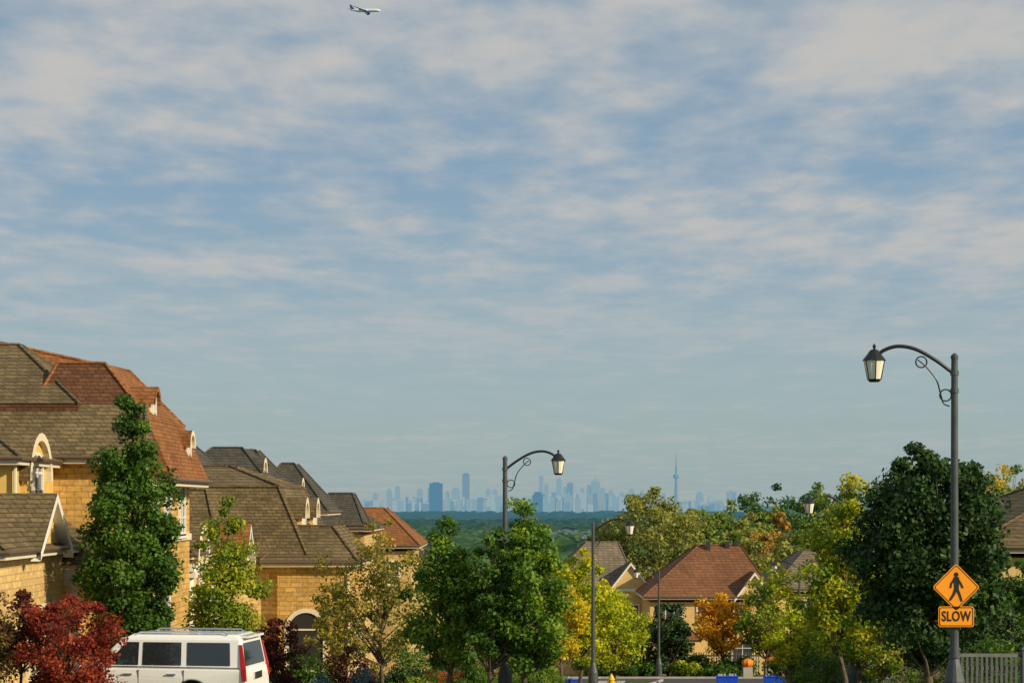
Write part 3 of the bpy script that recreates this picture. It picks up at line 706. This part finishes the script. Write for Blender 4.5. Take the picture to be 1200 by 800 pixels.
L_dk=leafmat('leaves_dark_green',[(.018,.045,.007),(.042,.098,.012),(.10,.17,.020)],k=1.6)
L_vdk=leafmat('leaves_deep_green',[(.012,.030,.008),(.025,.060,.014),(.055,.105,.022)],.25)
L_mid=leafmat('leaves_green',[(.025,.064,.008),(.075,.155,.014),(.20,.26,.022)],k=1.6)
L_midY=leafmat('leaves_green_yellowing',[(.045,.09,.010),(.13,.20,.016),(.40,.36,.025)])
L_olive=leafmat('leaves_olive',[(.07,.08,.014),(.18,.17,.025),(.40,.31,.04)])
L_yel=leafmat('leaves_yellow',[(.22,.20,.010),(.50,.39,.012),(.62,.46,.015)])
L_lime=leafmat('leaves_lime_yellow',[(.10,.17,.008),(.30,.34,.012),(.55,.46,.015)])
L_yg=leafmat('leaves_yellow_green',[(.045,.10,.008),(.18,.24,.014),(.50,.42,.018)])
L_org=leafmat('leaves_orange',[(.36,.14,.008),(.60,.27,.010),(.62,.38,.02)])
L_red=leafmat('leaves_red',[(.08,.010,.008),(.23,.030,.016),(.40,.10,.035)],k=1.3)
L_burg=leafmat('leaves_burgundy',[(.040,.010,.010),(.095,.022,.02),(.18,.055,.03)],k=1.3)
L_purg=leafmat('leaves_bronze',[(.06,.035,.012),(.14,.07,.025),(.17,.15,.03)],k=1.3)
L_blue=leafmat('needles_blue',[(.04,.08,.075),(.09,.15,.15),(.18,.26,.26)],.15,1.3)
L_pine=leafmat('needles_dark',[(.012,.032,.010),(.025,.06,.015),(.045,.09,.02)],.1,1.3)

tree('columnar_maple_tree',-9.9,51.3,8.1,1.3,2.45,'column',m=L_dk,nc=240,nl=170,leaf=.12,cr=.15,trunk=.10,wob=.12)
tree('young_oak_tree',-8.3,58,6.1,1.0,2.3,'pyr',m=L_midY,nc=140,nl=100,leaf=.12,cr=.15,wob=.22)
tree('honey_locust_tree',-3.75,57.5,5.35,1.5,3.1,'ovoid',m=L_olive,nc=105,nl=62,leaf=.11,cr=.12,trunk=.07,wob=.3)
tree('maple_tree',-1.68,52.8,5.3,1.2,2.1,'pyr',m=L_mid,nc=125,nl=105,leaf=.12,cr=.15,wob=.14)
tree('maple_tree',-.50,51.4,5.1,1.3,1.7,'pyr',m=L_dk,nc=80,nl=105,leaf=.12,cr=.15,wob=.14)
tree('linden_tree',.33,51.8,5.8,1.1,2.35,'pyr',m=L_mid,nc=150,nl=115,leaf=.12,cr=.14,trunk=.09,wob=.14)
tree('ash_tree',2.85,83,6.0,1.3,2.7,'ovoid',m=L_lime,nc=110,nl=100,leaf=.15,cr=.16)
tree('yellow_maple_tree',2.0,80.5,4.8,1.4,2.0,'ovoid',m=L_yel,nc=55,nl=90,leaf=.14,cr=.17)
tree('yellow_maple_tree',4.6,89,4.5,1.0,2.7,'ovoid',m=L_lime,nc=80,nl=90,leaf=.15,cr=.17)
tree('ash_tree',-5.7,66,4.4,1.0,1.6,'ovoid',m=L_olive,nc=50,nl=60,leaf=.12,cr=.14,wob=.3)
# right side
tree('norway_maple_tree',10.05,48,6.6,1.2,3.5,'round',m=L_vdk,nc=240,nl=170,leaf=.14,cr=.13,trunk=.12,wob=.14)
tree('honey_locust_tree',10.05,60,6.9,1.5,3.1,'ovoid',m=L_yg,nc=170,nl=95,leaf=.13,cr=.13,trunk=.09,wob=.22)
tree('ash_tree',11.0,63,5.0,1.3,2.9,'round',m=L_yg,nc=80,nl=90,leaf=.13,cr=.15)
tree('serviceberry_tree',10.5,57,3.3,.9,2.0,'bush',m=L_yg,nc=60,nl=80,leaf=.12,cr=.15,trunk=.05)
tree('linden_tree',14.6,59,4.6,1.2,2.2,'ovoid',m=L_dk,nc=90,nl=100,leaf=.13,cr=.15)
tree('cedar_tree',10.2,130,5.0,.5,2.9,'round',m=L_pine,nc=80,nl=110,leaf=.2,cr=.16)
tree('orange_maple_tree',13.9,131,5.8,1.5,3.7,'ovoid',m=L_org,nc=110,nl=75,leaf=.2,cr=.14,wob=.28)
tree('linden_tree',16.4,129,7.2,1.5,3.4,'ovoid',m=L_midY,nc=80,nl=80,leaf=.22,cr=.16)
tree('linden_tree',16.4,104,5.6,1.5,3.2,'ovoid',m=L_midY,nc=80,nl=80,leaf=.18,cr=.16)
tree('yellow_maple_tree',12.9,92,3.7,1.2,2.4,'ovoid',m=L_lime,nc=60,nl=70,leaf=.16,cr=.16)
tree('ash_tree',7.6,132,4.4,1.0,2.6,'ovoid',m=L_midY,nc=50,nl=60,leaf=.2,cr=.16)
tree('cedar_tree',13.6,55.5,3.2,.2,2.0,'cone',m=L_pine,nc=60,nl=90,leaf=.12,cr=.15)
# front-yard plants left
tree('japanese_maple_tree',-9.85,44.2,2.7,.5,2.2,'bush',m=L_red,nc=110,nl=120,leaf=.085,cr=.13,trunk=.06,wob=.22)
tree('japanese_maple_tree',-11.9,44.5,2.75,.7,2.4,'bush',m=L_purg,nc=80,nl=95,leaf=.085,cr=.13,trunk=.05,wob=.3)
tree('japanese_maple_tree',-11.1,45.0,2.85,1.3,1.5,'bush',m=L_burg,nc=50,nl=90,leaf=.085,cr=.15,trunk=.05,wob=.3)
tree('purple_plum_shrub',-6.65,55.5,2.55,.2,1.6,'bush',m=L_burg,nc=80,nl=90,leaf=.09,cr=.16,trunk=.05)
tree('serviceberry_tree',-5.1,61,3.1,.8,1.8,'bush',m=L_olive,nc=45,nl=60,leaf=.11,cr=.14,trunk=.05,wob=.3)
tree('blue_spruce_tree',-5.2,54.0,1.25,.02,1.15,'cone',m=L_blue,nc=60,nl=80,leaf=.07,cr=.13,trunk=.04)
tree('blue_spruce_tree',-4.2,55.0,1.4,.02,1.1,'cone',m=L_blue,nc=60,nl=80,leaf=.07,cr=.13,trunk=.04)
for (x,y,H,W,m_) in [(-6.1,57.5,1.5,1.9,L_dk),(-4.9,58.8,1.7,1.8,L_burg),(-3.2,60,1.1,1.7,L_pine),(-2.9,57,.8,1.5,L_midY),(-7.4,54.2,.8,1.2,L_dk),(-1.2,64,1.3,1.6,L_dk),(1.0,71,1.3,2,L_mid),
      (-2.2,72,2.6,2.6,L_dk),(-.2,76,2.4,2.4,L_midY),(12.2,52,2.0,2.4,L_dk),(12.6,60,2.2,2.6,L_dk),(13.6,53,1.6,1.9,L_mid),(11.6,70,2.2,2.6,L_dk),(14.6,131.5,1.4,3,L_dk),(18.6,131,1.8,3,L_red),(12.0,132,1.5,3,L_mid),(8.6,131,1.3,3,L_dk),(16.7,100,1.6,2.6,L_dk),(14.2,96,2.2,3,L_mid),
      (-11.6,45.4,.7,1.2,L_dk),(-8.9,54,.9,1.4,L_dk),(-3.6,66,2.2,2.8,L_dk),(5.6,131,1.6,3,L_mid),(6.6,129,1.2,2.5,L_dk),(11.3,128,1.0,2.2,L_midY),(13.2,126.5,.9,1.8,L_dk),(17.8,127,1.0,2.0,L_red)]:
    tree('shrub',x,y,H,.02,W,'bush',m=m_,nc=45,nl=80,leaf=.10 if y<80 else .2,cr=.17,trunk=.03)

fm=[M_bark,leafmat('far_leaves_olive',[(.09,.12,.03),(.19,.21,.045),(.32,.29,.055)],k=1.45),leafmat('far_leaves_dark',[(.02,.065,.035),(.05,.115,.04),(.10,.17,.05)]),
    leafmat('far_leaves_green',[(.040,.09,.025),(.11,.17,.03),(.23,.26,.04)]),leafmat('far_leaves_rust',[(.14,.12,.03),(.30,.18,.035),(.46,.28,.04)]),leafmat('far_leaves_gold',[(.18,.18,.03),(.38,.30,.03),(.50,.38,.035)])]
def mass(name,lst,leaf,nc,nl):
    c={'V':[],'F':[],'M':[],'L':[],'n':0}
    for (x,y,H,W,mi) in lst:
        tree(name,x,y,H,H*.12,W,random.choice(['round','ovoid']),m=0,nc=nc,nl=nl,leaf=leaf,cr=.14,trunk=.25,collect=c,wob=.2)
        M=c['M'][-1]; c['M'][-1]=np.where(M>0,mi,0)
    quads(name,np.concatenate(c['V']),np.concatenate(c['F']),np.concatenate(c['M']),np.concatenate(c['L']),fm)
def bt(name,x,y,H,W,mi,leaf=.36,nc=230,nl=80):
    tree(name,x,y,H,H*.2,W,'round',m=fm[mi],nc=nc,nl=nl,leaf=leaf,cr=.12,trunk=.3,wob=.12)
bt('willow_tree',13.2,190,17.6,10.5,1); bt('willow_tree',9.6,196,15.6,5.5,1,nc=130)
bt('elm_tree',17.6,196,17.0,6.5,3)
lst=[]
R=random.Random(5)
for (px_,ytop,W,mi,Y) in [(838,592,5,3,205),(852,583,6.5,3,215),(872,592,6,1,200),(893,574,6.5,2,225),(912,570,7,2,230),(900,590,5,3,205),(918,600,5.5,4,196),(935,566,7,2,235),(955,564,7,3,240),(975,568,8,2,235),(998,570,8,2,240),(1020,566,8,3,235),
     (1045,562,8,2,240),(1070,560,9,3,240),(1100,554,9,2,240),(1130,546,9,4,240),(1150,544,8,3,245),(1168,544,9,5,245),(1188,544,9,3,240),(1210,545,9,4,240),(1235,550,10,3,240),(940,612,6,3,190),(965,618,7,1,185),(1000,615,7,3,185),(1035,612,7,2,185),(1170,568,8,3,190),(1200,572,8,1,185),(1150,575,7,3,180),(1120,600,7,3,185),(905,622,6,4,185),(885,620,5,1,180),(862,612,5,3,190),(1270,560,10,3,240),(1310,556,10,2,240),(930,625,5,1,175)]:
    lst.append(((px_-600)*Y/2333,Y,(590-ytop)*Y/2333-g(Y),W*1.2,mi))
mass('distant_trees',lst,.44,105,70)
lst=[]
for k in range(110):
    Y=R.uniform(230,900); X=R.uniform(-.16,.12)*Y
    lst.append((X,Y,R.uniform(8,13),R.uniform(7,12),R.choice([2,2,3,3,2,1])))
for k in range(24):
    Y=R.uniform(70,200); X=-R.uniform(28,70); lst.append((X,Y,R.uniform(6,9),R.uniform(5,8),R.choice([1,2,3])))
mass('distant_trees',lst,.75,36,34)

# distant houses and forest
M_dh=[hazemat('far_wall_haze',(.5,.42,.33),.35,(.25,.38,.48)),hazemat('far_roof_haze',(.10,.085,.08),.35,(.20,.33,.42))]
A=Acc()
for k in range(300):
    Y=R.uniform(2300,4300); X=R.uniform(.005,.30)*Y; z=g(Y); w=R.uniform(9,14); d=R.uniform(9,14); hh=R.uniform(7,9)
    A.box(X-w/2,X+w/2,Y-d/2,Y+d/2,z-1,z+hh,0); A.frus((X-w/2-.5,X+w/2+.5,Y-d/2-.5,Y+d/2+.5),z+hh+.01,(X-w/6,X+w/6,Y-.4,Y+.4),z+hh+3.6,1)
A.obj('distant_houses',M_dh)
def canopy(name,y0,y1,rows,half,hm,m,dx,lo=.25):
    V=[];F=[];ys=np.linspace(y0,y1,rows); nx=int(2*half/dx)
    ph=np.random.default_rng(3)
    for j,Y in enumerate(ys):
        for i in range(nx):
            X=-half+i*dx; zz=g(Y)+hm*(lo+(1-lo)*ph.random())+(5*math.sin(X/170+Y/300) if hm>15 else 0)
            if j==0: zz=g(Y)-1
            V.append((X+ph.normal(0,dx*.2),Y+(ph.normal(0,6) if hm<15 else 0),zz))
    for j in range(rows-1):
        for i in range(nx-1): F.append((j*nx+i,j*nx+i+1,(j+1)*nx+i+1,(j+1)*nx+i))
    mk(name,V,F,m)
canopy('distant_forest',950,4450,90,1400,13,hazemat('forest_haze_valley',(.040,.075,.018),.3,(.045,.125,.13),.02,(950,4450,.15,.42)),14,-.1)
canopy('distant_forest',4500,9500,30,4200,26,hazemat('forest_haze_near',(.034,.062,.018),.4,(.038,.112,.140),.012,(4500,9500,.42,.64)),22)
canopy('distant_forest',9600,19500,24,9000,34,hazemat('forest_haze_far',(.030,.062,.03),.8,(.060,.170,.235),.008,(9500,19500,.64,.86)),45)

# ------------------------------------------------------------------ city skyline (20 km away)
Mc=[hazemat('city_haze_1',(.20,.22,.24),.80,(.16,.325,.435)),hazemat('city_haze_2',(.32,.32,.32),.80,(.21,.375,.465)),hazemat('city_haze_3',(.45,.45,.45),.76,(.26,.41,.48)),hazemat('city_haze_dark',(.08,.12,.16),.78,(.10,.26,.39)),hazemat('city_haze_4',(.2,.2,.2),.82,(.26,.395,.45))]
S=20000/2333.
def tower(x,w,top,mi,Y=20000,name='skyscraper',kind=0):
    s=Y/2333.; X=(x-600)*s; W=w*s; zt=(590-top)*s; z0=-96
    A=Acc()
    if kind==0:
        A.box(X-W/2,X+W/2,Y-W/2,Y+W/2,z0,zt); A.box(X-W*.25,X+W*.25,Y-W*.25,Y+W*.25,zt+.01,zt+9)
    elif kind==1:
        A.box(X-W/2,X+W/2,Y-W/2,Y+W/2,z0,zt-22); A.box(X-W*.32,X+W*.32,Y-W*.32,Y+W*.32,zt-22,zt)
    elif kind==2:
        A.box(X-W/2,X+W/2,Y-W/2,Y+W/2,z0,zt-40); A.frus((X-W/2,X+W/2,Y-W/2,Y+W/2),zt-40,(X-W*.15,X+W*.15,Y-W*.15,Y+W*.15),zt-8); A.box(X-4,X+4,Y-4,Y+4,zt-8,zt+25)
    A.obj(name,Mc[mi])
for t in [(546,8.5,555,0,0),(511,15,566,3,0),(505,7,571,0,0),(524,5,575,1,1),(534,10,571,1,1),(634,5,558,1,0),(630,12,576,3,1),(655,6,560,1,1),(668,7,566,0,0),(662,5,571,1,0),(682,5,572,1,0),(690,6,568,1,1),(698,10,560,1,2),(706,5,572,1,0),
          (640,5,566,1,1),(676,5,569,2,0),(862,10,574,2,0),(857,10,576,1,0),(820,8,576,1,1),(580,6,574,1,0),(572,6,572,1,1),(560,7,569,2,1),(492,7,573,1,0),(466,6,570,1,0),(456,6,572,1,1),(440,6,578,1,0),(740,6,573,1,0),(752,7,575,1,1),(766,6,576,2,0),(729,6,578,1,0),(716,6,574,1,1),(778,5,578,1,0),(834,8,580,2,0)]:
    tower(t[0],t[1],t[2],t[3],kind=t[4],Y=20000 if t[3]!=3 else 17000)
A=Acc()
for k in range(520):
    px_=R.uniform(418,880); c=math.exp(-((px_-680)/70)**2)+.5*math.exp(-((px_-560)/60)**2)+.4*math.exp(-((px_-470)/30)**2)
    top=597-R.uniform(4,11)-c*R.uniform(1,14); Y=R.uniform(17500,20500); s=Y/2333; w=R.uniform(1.8,7)*s; X=(px_-600)*s
    A.box(X-w/2,X+w/2,Y-w/2,Y+w/2,-96,(590-top)*s,R.choice([0,1,1,2,2,3]))
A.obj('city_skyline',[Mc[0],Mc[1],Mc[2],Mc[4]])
X=(792.3-600)*S; Y=20000
A=Acc()
A.tube([(X,Y,-96),(X,Y,-40),(X,Y,60),(X,Y,250),(X,Y,250.5)],[34,26,19,12,12],6)
A.tube([(X,Y,250),(X,Y,262),(X,Y,275),(X,Y,290),(X,Y,296),(X,Y,297),(X,Y,350),(X,Y,352),(X,Y,362),(X,Y,364),(X,Y,440),(X,Y,510)],[13,30,32,27,16,10,9,14,13,7,4.5,2.5],16)
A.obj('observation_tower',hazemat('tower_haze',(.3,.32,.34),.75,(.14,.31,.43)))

# ------------------------------------------------------------------ airliner
e=empty('airliner',(-258,3500,866)); pp={'e':e,'_o':(0,0,0)}
M_pw=mat('aircraft_white',(.80,.82,.84),.4); M_pb=mat('aircraft_blue',(.03,.07,.28),.4)
A=Acc(); Lh=29
A.tube([(-Lh,0,1.6),(-Lh+4,0,1.1),(-Lh+12,0,.3),(-12,0,0),(18,0,0),(24,0,-.1),(27.5,0,-.5),(29,0,-.9)],[.3,1.1,2.3,2.8,2.8,2.5,1.5,.3],18); A.obj('fuselage',M_pw,pp,smooth=True)
A=Acc()
for s in (-1,1):
    A.add([(7,s*2,-1.2),(-3,s*2,-1.2),(-12.5,s*29,1.6),(-9.5,s*29,1.6),(7,s*2,-.5),(-3,s*2,-.7),(-12.5,s*29,1.75),(-9.5,s*29,1.75)],[(0,1,2,3),(4,7,6,5),(0,3,7,4),(1,5,6,2),(3,2,6,7)],0)
    A.add([(-22,s*.8,1),(-27,s*.8,1),(-30,s*10,2),(-28,s*10,2),(-22,s*.8,1.4),(-27,s*.8,1.4),(-30,s*10,2.1),(-28,s*10,2.1)],[(0,1,2,3),(4,7,6,5),(0,3,7,4),(1,5,6,2),(3,2,6,7)],0)
A.obj('wings',M_pw,pp)
A=Acc()
for s in (-1,1):
    for (ex,ey) in ((3.5,9),(-2,18)): A.tube([(ex+2.5,s*ey,-2.4),(ex+1.5,s*ey,-2.4),(ex-1.5,s*ey,-2.3),(ex-2.6,s*ey,-2.2)],[1.2,1.4,1.3,.7],14); A.box(ex-2.5,ex+1,s*ey-.2,s*ey+.2,-1.3,-.5)
A.obj('engines',M_pb,pp)
A=Acc(); A.add([(-20,-.25,2),(-27.5,-.25,1.6),(-31,-.1,10.5),(-28,-.1,10.5),(-20,.25,2),(-27.5,.25,1.6),(-31,.1,10.5),(-28,.1,10.5)],[(0,1,2,3),(4,7,6,5),(0,3,7,4),(1,5,6,2),(3,2,6,7)]); A.obj('tail_fin',M_pb,pp)
e.rotation_euler=(0,math.radians(4),math.radians(-18))

# ------------------------------------------------------------------ light
sd=Vector((.82,-.50,.46)).normalized(); el=math.asin(sd.z); az=math.atan2(sd.x,sd.y)
l=bpy.data.lights.new('sun','SUN'); l.energy=5.0; l.angle=math.radians(.8); l.color=(1,.83,.58)
lo=bpy.data.objects.new('sun',l); COL.objects.link(lo); lo.rotation_euler=(-sd).to_track_quat('-Z','Y').to_euler()
w=bpy.data.worlds.new('World'); scene.world=w; w.use_nodes=True; t=w.node_tree; t.nodes.clear(); N=t.nodes.new; L=t.links.new
out=N('ShaderNodeOutputWorld'); sky=N('ShaderNodeTexSky'); sky.sky_type='NISHITA'; sky.sun_disc=False; sky.sun_elevation=el; sky.sun_rotation=az
b1=N('ShaderNodeBackground'); b1.inputs[1].default_value=.08; L(sky.outputs[0],b1.inputs[0])
tcn=N('ShaderNodeTexCoord'); sp=N('ShaderNodeSeparateXYZ'); L(tcn.outputs['Generated'],sp.inputs[0])
def math_(op,a,b=None,c=None):
    n=N('ShaderNodeMath'); n.operation=op
    for i,v in enumerate((a,b,c)):
        if v is None: continue
        if isinstance(v,(int,float)): n.inputs[i].default_value=v
        else: L(v,n.inputs[i])
    return n.outputs[0]
def rng_(v,a,b,c=0,d=1,smooth=True):
    n=N('ShaderNodeMapRange'); n.interpolation_type='SMOOTHSTEP' if smooth else 'LINEAR'
    L(v,n.inputs[0]); n.inputs[1].default_value=a; n.inputs[2].default_value=b; n.inputs[3].default_value=c; n.inputs[4].default_value=d; return n.outputs[0]
zz=math_('MAXIMUM',sp.outputs[2],0.0); zd=math_('ADD',zz,.06)
u=math_('DIVIDE',sp.outputs[0],zd); v=math_('DIVIDE',sp.outputs[1],zd)
def cnoise(su,sv,ou,ov,sc,det,rough,dist):
    cu=math_('MULTIPLY_ADD',u,su,ou); cv=math_('MULTIPLY_ADD',v,sv,ov)
    c=N('ShaderNodeCombineXYZ'); L(cu,c.inputs[0]); L(cv,c.inputs[1])
    n=N('ShaderNodeTexNoise'); n.inputs['Scale'].default_value=sc; n.inputs['Detail'].default_value=det; n.inputs['Roughness'].default_value=rough; n.inputs['Distortion'].default_value=dist
    L(c.outputs[0],n.inputs['Vector']); return n.outputs['Fac']
n1=cnoise(1.4,.85,3.1,1.7,2.9,6,.50,.15)
n2=cnoise(.5,.9,7.3,4.2,.9,4,.5,.2)
n3=cnoise(1.5,.95,1.3,9.2,8.0,4,.5,.15)
cov=math_('ADD',math_('ADD',math_('MULTIPLY',n1,.66),math_('MULTIPLY',n2,.42)),math_('MULTIPLY',n3,.26))
for (ax,az_,sx,sz,amp) in [(-.19,.205,.15,.026,.12),(-.05,.235,.08,.018,.06),(-.14,.152,.12,.016,-.09),(.18,.125,.12,.014,.12),(.19,.225,.10,.02,.08),(.02,.20,.10,.02,.03),(-.20,.10,.12,.015,.02),(.05,.085,.28,.014,.05),(.22,.175,.08,.015,-.03),(-.02,.13,.14,.012,-.05)]:
    dx=math_('DIVIDE',math_('SUBTRACT',sp.outputs[0],ax),sx); dz=math_('DIVIDE',math_('SUBTRACT',zz,az_),sz)
    q=math_('ADD',math_('MULTIPLY',dx,dx),math_('MULTIPLY',dz,dz)); gsn=math_('POWER',2.71828,math_('MULTIPLY',q,-1.0))
    cov=math_('ADD',cov,math_('MULTIPLY',gsn,amp))
clf=math_('MULTIPLY',rng_(cov,.50,.84),rng_(zz,.05,.14,.2,1))
cr=N('ShaderNodeValToRGB'); e=cr.color_ramp.elements
e[0].position=0; e[0].color=(.325,.415,.42,1); e[1].position=1; e[1].color=(.24,.35,.46,1)
for pos,c in ((.12,(.34,.435,.445)),(.26,(.34,.45,.475)),(.45,(.29,.415,.50)),(.67,(.24,.37,.50))):
    q=e.new(pos); q.color=(*c,1)
L(rng_(zz,0,.24,0,1,False),cr.inputs[0])
mx=N('ShaderNodeMix'); mx.data_type='RGBA'; L(clf,mx.inputs[0]); L(cr.outputs[0],mx.inputs[6]); mx.inputs[7].default_value=(.465,.495,.515,1)
hi=math_('MULTIPLY',rng_(cov,.68,.92),rng_(zz,.08,.16,.2,.65))
mx2=N('ShaderNodeMix'); mx2.data_type='RGBA'; L(hi,mx2.inputs[0]); L(mx.outputs[2],mx2.inputs[6]); mx2.inputs[7].default_value=(.61,.565,.51,1)
b2=N('ShaderNodeBackground'); L(mx2.outputs[2],b2.inputs[0]); b2.inputs[1].default_value=1.0
ms=N('ShaderNodeMixShader'); ms.inputs[0].default_value=.93; L(b1.outputs[0],ms.inputs[1]); L(b2.outputs[0],ms.inputs[2]); L(ms.outputs[0],out.inputs[0])

# ------------------------------------------------------------------ camera
cam=bpy.data.cameras.new('camera'); cam.lens=70; cam.sensor_width=36; cam.shift_y=190/1200; cam.clip_end=90000; cam.clip_start=.5
co=bpy.data.objects.new('camera',cam); co.rotation_euler=(pi/2,0,0); COL.objects.link(co); scene.camera=co
scene.view_settings.view_transform='Standard'; scene.view_settings.look='None'; scene.view_settings.exposure=0
